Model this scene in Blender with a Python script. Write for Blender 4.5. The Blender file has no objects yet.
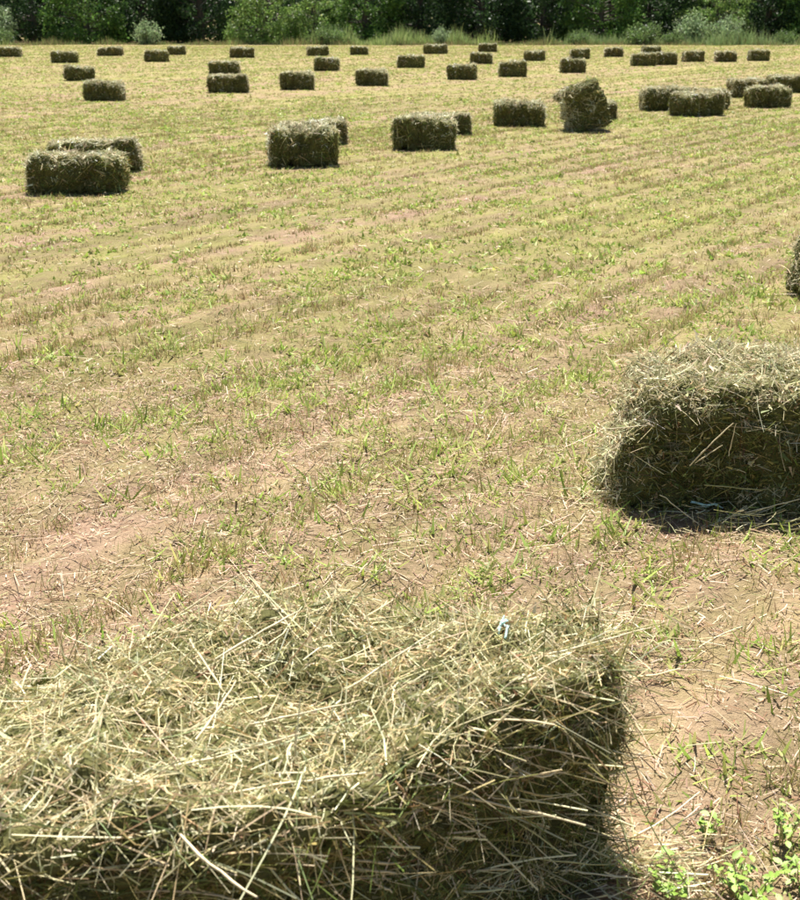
import bpy, math
import numpy as np
from mathutils import Vector, Matrix

# ------------------------------------------------------------------ camera, sky, sun, exposure
SC = bpy.context.scene
COL = SC.collection
FPX, YH, CAM_H = 1250.0, 16.0, 1.65            # focal length in photo pixels, horizon row, eye height
PITCH = math.atan((450.0 - YH) / FPX)
cd = bpy.data.cameras.new("camera")
cam = bpy.data.objects.new("camera", cd)
COL.objects.link(cam)
cd.sensor_fit = 'HORIZONTAL'
cd.sensor_width = 36.0
cd.lens = 36.0 * FPX / 800.0
cd.clip_start = 0.05
cd.clip_end = 3000.0
cam.location = (0, 0, CAM_H)
cam.rotation_euler = (math.pi / 2 - PITCH, 0, 0)
cd.dof.use_dof = True
cd.dof.focus_distance = 4.2
cd.dof.aperture_fstop = 10.5
SC.camera = cam

SUN_EL, SUN_AZ = math.radians(67), math.radians(-5)   # azimuth measured from +Y towards +X
wd = bpy.data.worlds.new("World")
SC.world = wd
wd.use_nodes = True
nt = wd.node_tree
bg = nt.nodes["Background"]
sky = nt.nodes.new("ShaderNodeTexSky")
sky.sky_type = 'NISHITA'
sky.sun_disc = False
sky.sun_elevation = SUN_EL
sky.sun_rotation = SUN_AZ
nt.links.new(sky.outputs[0], bg.inputs[0])
bg.inputs[1].default_value = 0.05
sl = bpy.data.lights.new("sun", 'SUN')
sl.energy = 4.8
sl.angle = math.radians(0.6)
sl.color = (1.0, 0.95, 0.89)
so = bpy.data.objects.new("sun", sl)
COL.objects.link(so)
sdir = Vector((math.sin(SUN_AZ) * math.cos(SUN_EL), math.cos(SUN_AZ) * math.cos(SUN_EL), math.sin(SUN_EL)))
so.rotation_euler = sdir.to_track_quat('Z', 'Y').to_euler()
so.location = sdir * 60
vs = SC.view_settings
vs.view_transform = 'Standard'
vs.look = 'None'
vs.gamma = 1.0
vs.use_curve_mapping = False
vs.exposure = 1.25
SC.render.engine = 'CYCLES'
SC.cycles.use_denoising = True
SC.cycles.max_bounces = 6
SC.cycles.transparent_max_bounces = 4

R = np.random.default_rng(11)

# ------------------------------------------------------------------ helpers
def at(x, y, z=0.0):
    """ground point (height z) seen at photo pixel x, y"""
    c, s = math.cos(PITCH), math.sin(PITCH)
    d = np.array([x - 400.0, FPX * c - (y - 450.0) * s, -FPX * s - (y - 450.0) * c])
    t = (z - CAM_H) / d[2]
    return np.array([d[0] * t, d[1] * t, z])

def ppm(p):
    """photo pixels per metre at a point"""
    return FPX / (p[1] * math.cos(PITCH) - (p[2] - CAM_H) * math.sin(PITCH))

def hash3(i, j, k, seed):
    n = (i * 374761393 + j * 668265263 + k * 2147483647 + seed * 974634777) & 0xFFFFFFFF
    n = ((n ^ (n >> 13)) * 1274126177) & 0xFFFFFFFF
    n = (n ^ (n >> 16)) & 0xFFFFFFFF
    return n.astype(np.float64) / 4294967295.0

def noise3(p, seed=0):
    p = np.asarray(p, float)
    i = np.floor(p).astype(np.int64)
    f = p - i
    f = f * f * (3 - 2 * f)
    out = 0
    for a in (0, 1):
        for b in (0, 1):
            for c in (0, 1):
                w = (f[:, 0] if a else 1 - f[:, 0]) * (f[:, 1] if b else 1 - f[:, 1]) * (f[:, 2] if c else 1 - f[:, 2])
                out = out + w * hash3(i[:, 0] + a, i[:, 1] + b, i[:, 2] + c, seed)
    return out * 2 - 1

def fbm(p, octv=3, seed=0):
    p = np.asarray(p, float)
    s, a = 0, 1.0
    for o in range(octv):
        s = s + a * noise3(p * (2 ** o) + 17.3 * o, seed + o)
        a *= 0.5
    return s / 1.75

def norm(v):
    return v / np.maximum(np.linalg.norm(v, axis=-1, keepdims=True), 1e-9)

def mesh_from(name, verts, faces, cols=None, smooth=False, mats=(), midx=None):
    """verts (n,3), faces list of int arrays (m,k) of equal k each"""
    me = bpy.data.meshes.new(name)
    verts = np.asarray(verts, np.float32)
    me.vertices.add(len(verts))
    me.vertices.foreach_set("co", verts.ravel())
    if not isinstance(faces, list):
        faces = [faces]
    tot = np.concatenate([np.full(len(f), f.shape[1], np.int32) for f in faces])
    idx = np.concatenate([f.astype(np.int32).ravel() for f in faces])
    me.loops.add(len(idx))
    me.loops.foreach_set("vertex_index", idx)
    me.polygons.add(len(tot))
    st = np.concatenate([[0], np.cumsum(tot)[:-1]]).astype(np.int32)
    me.polygons.foreach_set("loop_start", st)
    if midx is not None:
        me.polygons.foreach_set("material_index", midx.astype(np.int32))
    me.polygons.foreach_set("use_smooth", np.full(len(tot), smooth))
    if cols is not None:
        at_ = me.color_attributes.new("tint", 'FLOAT_COLOR', 'POINT')
        c4 = np.ones((len(verts), 4), np.float32)
        c4[:, :3] = cols
        at_.data.foreach_set("color", c4.ravel())
    for m in mats:
        me.materials.append(m)
    me.update(calc_edges=True)
    return me

def link(name, me, parent=None, loc=None, rot=None, scale=None):
    o = bpy.data.objects.new(name, me)
    COL.objects.link(o)
    if parent is not None:
        o.parent = parent
    if loc is not None:
        o.location = loc
    if rot is not None:
        o.rotation_euler = rot
    if scale is not None:
        o.scale = scale
    return o

def tag(o, label=None, cat=None, group=None, kind=None):
    for k, v in (("label", label), ("category", cat), ("group", group), ("kind", kind)):
        if v:
            o[k] = v
    return o

def pick(pal, n, rng=R, jit=0.16):
    """n colours drawn from a palette [(weight, rgb)] with brightness and hue jitter"""
    w = np.array([p[0] for p in pal], float)
    c = np.array([p[1] for p in pal], float)
    i = rng.choice(len(pal), n, p=w / w.sum())
    out = c[i] * (1 + rng.normal(0, jit, (n, 1))) * (1 + rng.normal(0, 0.05, (n, 3)))
    return np.clip(out, 0.01, 0.85)

def ribbons(P, D, L, W, C, cols, segs=2, rng=R, tip=0.35, wdir=None, tri=False):
    """flat curved stems: base P, direction D, length L, width W, curvature vector C"""
    n = len(P)
    if wdir is None:
        wdir = norm(np.cross(D, rng.normal(size=(n, 3))))
    t = np.linspace(0, 1, segs + 1)
    ctr = P[:, None, :] + D[:, None, :] * (L[:, None] * t)[:, :, None] + C[:, None, :] * (L[:, None] * t ** 2)[:, :, None]
    wt = 1 - (1 - tip) * t
    off = wdir[:, None, :] * (0.5 * W[:, None] * wt)[:, :, None]
    if tri:                                                   # one triangle per blade
        V = np.stack([ctr[:, 0] - off[:, 0], ctr[:, 0] + off[:, 0], ctr[:, -1]], 1)
        F = np.arange(n * 3).reshape(n, 3)
        return V.reshape(-1, 3), F, np.repeat(cols, 3, 0)
    V = np.stack([ctr - off, ctr + off], 2)                   # n, segs+1, 2, 3
    k = 2 * (segs + 1)
    b = np.arange(n)[:, None] * k + np.arange(segs)[None, :] * 2
    F = np.stack([b, b + 1, b + 3, b + 2], -1).reshape(-1, 4)
    return V.reshape(-1, 3), F, np.repeat(cols, k, 0)

def tubes(P, D, L, W, C, cols, segs=3, sides=3, rng=R, tip=0.7):
    n = len(P)
    a = norm(np.cross(D, rng.normal(size=(n, 3))))
    b = norm(np.cross(D, a))
    t = np.linspace(0, 1, segs + 1)
    ctr = P[:, None, :] + D[:, None, :] * (L[:, None] * t)[:, :, None] + C[:, None, :] * (L[:, None] * t ** 2)[:, :, None]
    wt = 1 - (1 - tip) * t
    V = []
    for s in range(sides):
        ph = 2 * math.pi * s / sides
        V.append(ctr + (a * math.cos(ph) + b * math.sin(ph))[:, None, :] * (0.5 * W[:, None] * wt)[:, :, None])
    V = np.stack(V, 2)                                        # n, segs+1, sides, 3
    k = sides * (segs + 1)
    base = np.arange(n)[:, None, None] * k + np.arange(segs)[None, :, None] * sides
    s0 = np.arange(sides)[None, None, :]
    s1 = (s0 + 1) % sides
    F = np.stack([base + s0, base + s1, base + sides + s1, base + sides + s0], -1).reshape(-1, 4)
    return V.reshape(-1, 3), F, np.repeat(cols, k, 0)

def join(chunks):
    V, F, C, o = [], {}, [], 0
    for v, f, c in chunks:
        V.append(v)
        C.append(c)
        F.setdefault(f.shape[1], []).append(f + o)
        o += len(v)
    return np.concatenate(V), [np.concatenate(x) for x in F.values()], np.concatenate(C)

def limb(a, b, r0, r1, segs=5, sides=7, wob=0.06, rng=R):
    t = np.linspace(0, 1, segs + 1)
    L = np.linalg.norm(b - a)
    ctr = a + (b - a) * t[:, None] + rng.normal(0, wob * L / segs, (segs + 1, 3)) * (t > 0)[:, None]
    d = norm((b - a)[None])[0]
    s = norm(np.cross(d, [0.3, 0.9, 0.2])[None])[0]
    q = np.cross(d, s)
    V = []
    for i in range(segs + 1):
        r = r0 + (r1 - r0) * t[i]
        for k in range(sides):
            an = 2 * math.pi * k / sides
            V.append(ctr[i] + (s * math.cos(an) + q * math.sin(an)) * r)
    F = [[i * sides + k, i * sides + (k + 1) % sides, (i + 1) * sides + (k + 1) % sides, (i + 1) * sides + k] for i in range(segs) for k in range(sides)]
    V = np.array(V)
    return V, np.array(F), np.ones((len(V), 3))

# ------------------------------------------------------------------ materials
def new_mat(name):
    m = bpy.data.materials.new(name)
    m.use_nodes = True
    n = m.node_tree.nodes
    n.clear()
    return m, n, m.node_tree.links

def tint_mat(name, translucent=0.25, rough=0.6, spec=0.25, vary=0.0):
    m, n, l = new_mat(name)
    out = n.new("ShaderNodeOutputMaterial")
    p = n.new("ShaderNodeBsdfPrincipled")
    a = n.new("ShaderNodeAttribute")
    a.attribute_name = "tint"
    src = a.outputs["Color"]
    if vary:
        tc = n.new("ShaderNodeTexCoord")
        nz = n.new("ShaderNodeTexNoise")
        nz.inputs["Scale"].default_value = vary
        nz.inputs["Detail"].default_value = 3
        l.new(tc.outputs["Object"], nz.inputs["Vector"])
        mr = n.new("ShaderNodeMapRange")
        mr.inputs["To Min"].default_value = 0.3
        mr.inputs["To Max"].default_value = 1.7
        l.new(nz.outputs["Fac"], mr.inputs["Value"])
        mx = n.new("ShaderNodeVectorMath")
        mx.operation = 'SCALE'
        l.new(src, mx.inputs[0])
        l.new(mr.outputs[0], mx.inputs["Scale"])
        src = mx.outputs[0]
        bp = n.new("ShaderNodeBump")
        bp.inputs["Strength"].default_value = 0.9
        bp.inputs["Distance"].default_value = 0.02
        l.new(nz.outputs["Fac"], bp.inputs["Height"])
        l.new(bp.outputs[0], p.inputs["Normal"])
    l.new(src, p.inputs["Base Color"])
    p.inputs["Roughness"].default_value = rough
    p.inputs["Specular IOR Level"].default_value = spec
    if translucent:
        tr = n.new("ShaderNodeBsdfTranslucent")
        l.new(src, tr.inputs["Color"])
        mix = n.new("ShaderNodeMixShader")
        mix.inputs[0].default_value = translucent
        l.new(p.outputs[0], mix.inputs[1])
        l.new(tr.outputs[0], mix.inputs[2])
        l.new(mix.outputs[0], out.inputs[0])
    else:
        l.new(p.outputs[0], out.inputs[0])
    return m

M_STEM = tint_mat("dry_hay_stems", 0.24, 0.5, 0.35)
M_STUB = tint_mat("cut_stubble", 0.25, 0.65, 0.2)
M_GRASS = tint_mat("green_grass", 0.35, 0.55, 0.3)
M_LEAF = tint_mat("tree_leaves", 0.45, 0.5, 0.35)
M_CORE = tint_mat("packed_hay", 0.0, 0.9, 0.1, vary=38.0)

def solid_mat(name, ca, cb, scale=12.0, rough=0.8, stretch=(1, 1, 1), bump=0.3):
    m, n, l = new_mat(name)
    out = n.new("ShaderNodeOutputMaterial")
    p = n.new("ShaderNodeBsdfPrincipled")
    tc = n.new("ShaderNodeTexCoord")
    mp = n.new("ShaderNodeMapping")
    mp.inputs["Scale"].default_value = stretch
    nz = n.new("ShaderNodeTexNoise")
    nz.inputs["Scale"].default_value = scale
    nz.inputs["Detail"].default_value = 5
    cr = n.new("ShaderNodeValToRGB")
    cr.color_ramp.elements[0].position = 0.3
    cr.color_ramp.elements[0].color = (*ca, 1)
    cr.color_ramp.elements[1].position = 0.7
    cr.color_ramp.elements[1].color = (*cb, 1)
    bp = n.new("ShaderNodeBump")
    bp.inputs["Strength"].default_value = bump
    bp.inputs["Distance"].default_value = 0.02
    l.new(tc.outputs["Object"], mp.inputs["Vector"])
    l.new(mp.outputs[0], nz.inputs["Vector"])
    l.new(nz.outputs["Fac"], cr.inputs[0])
    l.new(cr.outputs[0], p.inputs["Base Color"])
    l.new(nz.outputs["Fac"], bp.inputs["Height"])
    l.new(bp.outputs[0], p.inputs["Normal"])
    p.inputs["Roughness"].default_value = rough
    l.new(p.outputs[0], out.inputs[0])
    return m

M_BARK = solid_mat("bark", (0.05, 0.04, 0.03), (0.13, 0.11, 0.08), 6, 0.9, (1, 1, 0.25), 0.6)
M_TWINE = solid_mat("teal_twine", (0.42, 0.66, 0.60), (0.62, 0.82, 0.77), 160, 0.55)
M_STALK = solid_mat("pale_stem", (0.58, 0.48, 0.27), (0.72, 0.63, 0.40), 30, 0.45, (1, 1, 1), 0.1)
M_STALK2 = solid_mat("olive_stem", (0.34, 0.33, 0.12), (0.52, 0.47, 0.22), 30, 0.5, (1, 1, 1), 0.1)
M_WEED = solid_mat("weed_leaf", (0.14, 0.25, 0.03), (0.32, 0.47, 0.075), 60, 0.45, (1, 1, 1), 0.15)

ROW = math.atan(880.0 / math.hypot(FPX, 450 - YH))     # mowing rows run this far right of the view axis
RU = np.array([math.sin(ROW), math.cos(ROW)])          # along the rows
RV = np.array([math.cos(ROW), -math.sin(ROW)])         # across the rows

def field_mat():
    m, n, l = new_mat("stubble_field")
    out = n.new("ShaderNodeOutputMaterial")
    p = n.new("ShaderNodeBsdfPrincipled")
    p.inputs["Roughness"].default_value = 0.95
    p.inputs["Specular IOR Level"].default_value = 0.1
    tc = n.new("ShaderNodeTexCoord")
    def mapped(scale, rot):
        mp = n.new("ShaderNodeMapping")
        mp.inputs["Scale"].default_value = scale
        r = n.new("ShaderNodeVectorRotate")
        r.rotation_type = 'Z_AXIS'
        r.inputs["Angle"].default_value = rot
        l.new(tc.outputs["Object"], r.inputs["Vector"])
        l.new(r.outputs[0], mp.inputs["Vector"])
        return mp.outputs[0]
    def noise(vec, scale, detail, rough=0.6):
        z = n.new("ShaderNodeTexNoise")
        z.inputs["Scale"].default_value = scale
        z.inputs["Detail"].default_value = detail
        z.inputs["Roughness"].default_value = rough
        l.new(vec, z.inputs["Vector"])
        return z.outputs["Fac"]
    def ramp(fac, a, b, pa, pb):
        c = n.new("ShaderNodeValToRGB")
        c.color_ramp.elements[0].position = pa
        c.color_ramp.elements[0].color = (*a, 1)
        c.color_ramp.elements[1].position = pb
        c.color_ramp.elements[1].color = (*b, 1)
        l.new(fac, c.inputs[0])
        return c.outputs[0]
    def mix(fac, a, b):
        x = n.new("ShaderNodeMix")
        x.data_type = 'RGBA'
        if isinstance(fac, float):
            x.inputs[0].default_value = fac
        else:
            l.new(fac, x.inputs[0])
        l.new(a, x.inputs[6])
        l.new(b, x.inputs[7])
        return x.outputs[2]
    obj = tc.outputs["Object"]
    rowv = mapped((1.0, 0.045, 1.0), ROW)             # x across the rows, y along them
    band = noise(rowv, 0.55, 5, 0.65)
    band2 = noise(rowv, 0.17, 5, 0.65)
    band3 = noise(mapped((1.0, 0.03, 1.0), ROW), 2.6, 3, 0.6)
    patch = noise(obj, 0.35, 4, 0.65)
    crumbs = noise(obj, 38.0, 5, 0.7)
    fine = noise(obj, 160.0, 3, 0.7)
    soil = ramp(crumbs, (0.29, 0.165, 0.12), (0.60, 0.39, 0.295), 0.33, 0.66)
    straw = ramp(fine, (0.28, 0.18, 0.115), (0.50, 0.36, 0.245), 0.3, 0.7)
    green = ramp(crumbs, (0.24, 0.235, 0.065), (0.40, 0.38, 0.13), 0.3, 0.7)
    g1 = ramp(band, (0, 0, 0), (1, 1, 1), 0.40, 0.58)
    g2 = ramp(band2, (0, 0, 0), (1, 1, 1), 0.42, 0.58)
    p1 = ramp(patch, (0, 0, 0), (1, 1, 1), 0.40, 0.66)
    c = mix(g2, soil, straw)
    half = n.new("ShaderNodeMath")
    half.operation = 'MULTIPLY'
    l.new(g1, half.inputs[0])
    # the sward closes up away from the worn headland by the near bales
    sx = n.new("ShaderNodeSeparateXYZ")
    l.new(obj, sx.inputs[0])
    sw = n.new("ShaderNodeMapRange")
    sw.inputs["From Min"].default_value = 3.0
    sw.inputs["From Max"].default_value = 10.0
    sw.inputs["To Min"].default_value = 0.35
    sw.inputs["To Max"].default_value = 0.80
    l.new(sx.outputs["Y"], sw.inputs["Value"])
    l.new(sw.outputs[0], half.inputs[1])
    c = mix(half.outputs[0], c, green)
    pm = n.new("ShaderNodeMath")
    pm.operation = 'MULTIPLY'
    pm.inputs[1].default_value = 0.55
    l.new(p1, pm.inputs[0])
    c = mix(pm.outputs[0], c, straw)
    sp = ramp(noise(mapped((1.0, 0.5, 1.0), ROW), 3.2, 4, 0.7), (0, 0, 0), (0.9, 0.9, 0.9), 0.42, 0.60)
    sq = n.new("ShaderNodeMath")
    sq.operation = 'MULTIPLY'
    l.new(sp, sq.inputs[0])
    l.new(sw.outputs[0], sq.inputs[1])
    c = mix(sq.outputs[0], c, green)
    fm = n.new("ShaderNodeMapRange")
    fm.inputs["From Min"].default_value = 0.36
    fm.inputs["From Max"].default_value = 0.64
    fm.inputs["To Min"].default_value = 0.58
    fm.inputs["To Max"].default_value = 1.10
    tuft = noise(mapped((1.0, 0.4, 1.0), ROW), 7.0, 4, 0.7)
    av = n.new("ShaderNodeMath")
    av.operation = 'MULTIPLY_ADD'
    av.inputs[1].default_value = 0.5
    hv = n.new("ShaderNodeMath")
    hv.operation = 'MULTIPLY'
    hv.inputs[1].default_value = 0.5
    l.new(band3, hv.inputs[0])
    l.new(tuft, av.inputs[0])
    l.new(hv.outputs[0], av.inputs[2])
    l.new(av.outputs[0], fm.inputs["Value"])
    sm = n.new("ShaderNodeVectorMath")
    sm.operation = 'SCALE'
    l.new(c, sm.inputs[0])
    l.new(fm.outputs[0], sm.inputs["Scale"])
    l.new(sm.outputs[0], p.inputs["Base Color"])
    bp = n.new("ShaderNodeBump")
    bp.inputs["Strength"].default_value = 0.85
    bp.inputs["Distance"].default_value = 0.02
    ad = n.new("ShaderNodeMath")
    l.new(crumbs, ad.inputs[0])
    l.new(fine, ad.inputs[1])
    l.new(ad.outputs[0], bp.inputs["Height"])
    l.new(bp.outputs[0], p.inputs["Normal"])
    l.new(p.outputs[0], out.inputs[0])
    return m

# ------------------------------------------------------------------ the field
def gz(x, y):
    """height of the field: shallow clods and wheel lines, fading to level with distance"""
    x = np.asarray(x, float)
    y = np.asarray(y, float)
    v = x * RV[0] + y * RV[1]
    u = x * RU[0] + y * RU[1]
    d = np.hypot(x, y)
    a = np.clip(1.4 - d / 30, 0.15, 1)
    p = np.stack([v * 5.0, u * 2.2, 0 * v], -1).reshape(-1, 3)
    q = np.stack([x * 14.0, y * 14.0, 0 * v], -1).reshape(-1, 3)
    z = 0.016 * fbm(p, 2, 3).reshape(v.shape) + 0.008 * np.sin(v * 2 * math.pi / 0.42 + 0.6 * np.sin(u * 0.8)) + 0.007 * noise3(q, 9).reshape(v.shape)
    return z * a

ys = np.concatenate([np.linspace(-60, 1.0, 20)[:-1], np.geomspace(1.0, 9.0, 200)[:-1], np.geomspace(9.0, 90, 80)[:-1], np.geomspace(90, 1500, 24)])
us = np.concatenate([-np.geomspace(1, 30, 18)[::-1], np.linspace(-1, 1, 190)[1:-1], np.geomspace(1, 30, 18)])
YY, UU = np.meshgrid(ys, us, indexing='ij')
XX = UU * (np.maximum(YY, 0) * 0.42 + 1.2)
ZZ = gz(XX, YY)
far = np.hypot(XX, YY) > 90
ZZ[far] *= 0.0
ny, nx = XX.shape
ii = np.arange(ny * nx).reshape(ny, nx)
FF = np.stack([ii[:-1, :-1], ii[:-1, 1:], ii[1:, 1:], ii[1:, :-1]], -1).reshape(-1, 4)
field = link("field", mesh_from("field", np.stack([XX, YY, ZZ], -1).reshape(-1, 3), FF, smooth=True, mats=[field_mat()]))
tag(field, "mown hay field of pinkish soil and pale stubble", "field", kind="structure")

# where stems grow: density of green and of stubble over the field
def cover(x, y):
    v = x * RV[0] + y * RV[1]
    u = x * RU[0] + y * RU[1]
    rows = noise3(np.stack([v * 0.75, u * 0.05, 0 * u], -1), 21)
    clump = fbm(np.stack([x * 1.7, y * 1.7, 0 * x], -1), 3, 31)
    big = fbm(np.stack([v * 0.9, u * 0.13, 0 * x + 4], -1), 2, 41)
    return rows, clump, big

BARE = [(at(700, 730), 0.40), (at(610, 600), 0.20), (at(120, 540), 0.22), (at(730, 600), 0.22)]
def bare(x, y):
    """narrow wheel and tine lines along the rows, and worn patches, where little grows"""
    v = x * RV[0] + y * RV[1]
    u = x * RU[0] + y * RU[1]
    w = v + 0.03 * np.sin(u * 0.9)
    ph = (w / 0.63) % 1.0
    k = 1 - np.where(y > 7, 0.7, 0.8) * np.exp(-((ph - 0.5) * 0.63 / 0.07) ** 2)
    ph = (w / 2.4 + 0.3) % 1.0
    k *= 1 - np.where(y > 7, 0.6, 0.7) * np.exp(-((ph - 0.5) * 2.4 / 0.12) ** 2)
    for (p, r) in BARE:
        k *= 1 - 0.85 * np.exp(-((x - p[0]) ** 2 + (y - p[1]) ** 2) / r ** 2)
    return k

def fade(y, d0, d1):
    """thin a ring of stems out towards its far end so that rings blend"""
    return np.clip((d1 - y) / (0.45 * (d1 - d0)), 0, 1) if d1 < 50 else np.clip((y - d0) / 8.0 + 0.25, 0, 1)

def scatter(n, d0, d1, margin, power=1.0):
    """random ground points in the wedge in front of the camera between distances d0 and d1"""
    d = d0 + (d1 - d0) * R.random(n * 2) ** power
    hw = d * 0.34 + margin
    keep = R.random(n * 2) * (d1 * 0.34 + margin) < hw
    d, hw = d[keep][:n], hw[keep][:n]
    return (R.random(len(d)) * 2 - 1) * hw, d

# footprints of the two near bales, kept clear of stems
BALE_CLEAR = []

STUB_PAL = [(4, (0.46, 0.36, 0.18)), (3, (0.38, 0.32, 0.13)), (4, (0.33, 0.37, 0.11)), (2, (0.60, 0.47, 0.26)), (1, (0.30, 0.165, 0.08))]
STUB_FAR = [(4, (0.45, 0.38, 0.15)), (3, (0.39, 0.30, 0.13)), (4, (0.33, 0.375, 0.11)), (2, (0.50, 0.40, 0.19)), (1, (0.27, 0.16, 0.075))]
GREEN_PAL = [(4, (0.31, 0.42, 0.075)), (3, (0.40, 0.49, 0.12)), (4, (0.45, 0.45, 0.16)), (1, (0.24, 0.32, 0.065))]
CHIP_PAL = [(4, (0.52, 0.39, 0.27)), (3, (0.64, 0.52, 0.37)), (3, (0.38, 0.24, 0.16)), (2, (0.22, 0.115, 0.06)), (2, (0.33, 0.31, 0.14))]

def tufts(x, y, per, spread, h, hv, w, lean, pal, segs, tri=False, colj=0.16):
    """upright blades in small tufts round each point"""
    n = len(x)
    k = n * per
    X = np.repeat(x, per) + R.normal(0, 1, k) * np.repeat(spread, per)
    Y = np.repeat(y, per) + R.normal(0, 1, k) * np.repeat(spread, per)
    Z = gz(X, Y) - 0.004
    tint = np.repeat(1 + R.normal(0, 0.13, n), per)[:, None]
    D = norm(np.stack([R.normal(0, lean, k), R.normal(0, lean, k), np.ones(k)], -1))
    L = np.repeat(h, per) * np.clip(1 + R.normal(0, hv, k), 0.25, 2.2)
    C = np.stack([R.normal(0, 0.2, k), R.normal(0, 0.2, k), -0.12 * R.random(k)], -1)
    W = np.repeat(w, per) * np.clip(1 + R.normal(0, 0.25, k), 0.4, 2)
    cols = np.clip(pick(pal, k, R, colj) * tint, 0.01, 0.8)
    ang = R.random(k) * 2 * math.pi
    wd = np.stack([np.cos(ang), np.sin(ang), 0 * ang], -1)
    return ribbons(np.stack([X, Y, Z], -1), D, L, W, C, cols, segs, R, 0.3, wd, tri)

def outside(x, y):
    ok = np.ones(len(x), bool)
    for (cx, cy, hx, hy, yaw) in BALE_CLEAR:
        dx, dy = x - cx, y - cy
        a = dx * math.cos(yaw) + dy * math.sin(yaw)
        b = -dx * math.sin(yaw) + dy * math.cos(yaw)
        ok &= ~((abs(a) < hx) & (abs(b) < hy))
    return ok

BALE_CLEAR.append((-0.25, 2.05, 0.62, 0.25, 0.25))

def build_ground_cover():
    stub, green = [], []
    #              count  d0   d1  margin pow per  height width segs tri
    for (n, d0, d1, mg, pw, per, h, w, sg, tri) in (
            (16500, 1.2, 9.0, 0.9, 0.9, 7, 0.046, 0.0032, 1, False),
            (98000, 5.5, 30.0, 1.4, 0.80, 5, 0.032, 0.0090, 1, True),
            (100000, 13.0, 77.5, 3.0, 0.78, 4, 0.034, 0.018, 1, True)):
        x, y = scatter(n, d0, d1, mg, pw)
        v = x * RV[0] + y * RV[1]
        u = x * RU[0] + y * RU[1]
        # pull the points onto drill rows
        pitch = 0.315
        r = np.round(v / pitch) * pitch + R.normal(0, 0.040, len(v))
        q = R.random(len(v)) < 0.85
        v2 = np.where(q, r, v)
        x, y = v2 * RV[0] + u * RU[0], v2 * RV[1] + u * RU[1]
        rows, clump, big = cover(x, y)
        keep = (R.random(len(x)) < np.clip((0.80 + 0.35 * rows + 0.5 * clump + 0.15 * big) * bare(x, y), 0.03, 1) * fade(y, d0, d1)) & outside(x, y) & (y > 0.9)
        x, y, rows, clump, big = x[keep], y[keep], rows[keep], clump[keep], big[keep]
        hh = h * (0.75 + 0.5 * R.random(len(x))) * (1 + 0.5 * clump)
        stub.append(tufts(x, y, per, np.full(len(x), 0.020), hh, 0.35, np.full(len(x), w), 0.28, STUB_PAL if d0 < 10 else STUB_FAR, sg, tri))
        # green regrowth in clumps of small leaves
        gx, gy = scatter(int(n * 0.85), d0, d1, mg, pw)
        rows, clump, big = cover(gx, gy)
        c2 = fbm(np.stack([gx * 0.9, gy * 0.9, 0 * gx], -1), 2, 77)
        fine = fbm(np.stack([gx * 3.2, gy * 3.2, 0 * gx], -1), 2, 57)
        keep = (R.random(len(gx)) < np.clip(0.54 + 0.5 * c2 + 0.3 * rows + 1.1 * fine, 0.05, 1) * bare(gx, gy) * fade(gy, d0, d1)) & outside(gx, gy) & (gy > 0.9)
        gx, gy = gx[keep], gy[keep]
        sz = 0.5 + 1.0 * R.random(len(gx)) ** 1.5
        green.append(tufts(gx, gy, per + 4, 0.030 * sz, h * 0.80 * sz, 0.5, w * 3.0 * sz ** 0.5, 0.95, GREEN_PAL, 1, tri))
    V, F, C = join(stub)
    o = link("stubble", mesh_from("stubble", V, F, C, mats=[M_STUB]))
    tag(o, "short cut tan stubble standing over the field", "stubble", kind="stuff")
    V, F, C = join(green)
    o = link("grass", mesh_from("grass", V, F, C, mats=[M_GRASS]))
    tag(o, "patches of fresh green regrowth among the stubble", "grass", kind="stuff")
    # straw litter lying flat
    lit = []
    for (n, d0, d1, mg, l0, l1, w, sg) in ((60000, 1.1, 6.0, 0.8, 0.008, 0.045, 0.0030, 1), (9000, 1.2, 8.0, 0.8, 0.05, 0.16, 0.0028, 3),
                                           (48000, 5.0, 26.0, 1.2, 0.015, 0.07, 0.0065, 1), (6000, 14.0, 40.0, 3, 0.04, 0.10, 0.010, 1)):
        x, y = scatter(n, d0, d1, mg, 0.9)
        ok = (y > 0.8) & outside(x, y) & (R.random(len(x)) < 0.35 + 0.65 * np.minimum(1, bare(x, y) * 1.6))
        x, y = x[ok], y[ok]
        k = len(x)
        a = R.random(k) * 2 * math.pi
        D = norm(np.stack([np.cos(a), np.sin(a), R.normal(0.04, 0.14, k)], -1))
        L = l0 + (l1 - l0) * R.random(k) ** 1.8
        C = np.stack([R.normal(0, 0.12, k), R.normal(0, 0.12, k), R.normal(0, 0.05, k)], -1)
        wd = norm(np.cross(D, np.stack([R.normal(0, 0.4, k), R.normal(0, 0.4, k), np.ones(k)], -1)))
        P = np.stack([x, y, gz(x, y) + 0.004 + 0.008 * R.random(k)], -1)
        lit.append(ribbons(P, D, L, w * (0.6 + 0.8 * R.random(k)), C, pick(CHIP_PAL, k), sg, R, 0.8, wd))
    V, F, C = join(lit)
    o = link("straw_litter", mesh_from("straw_litter", V, F, C, mats=[M_STUB]))
    tag(o, "chopped straw litter lying over the bare soil", "straw", kind="stuff")

build_ground_cover()

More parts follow.
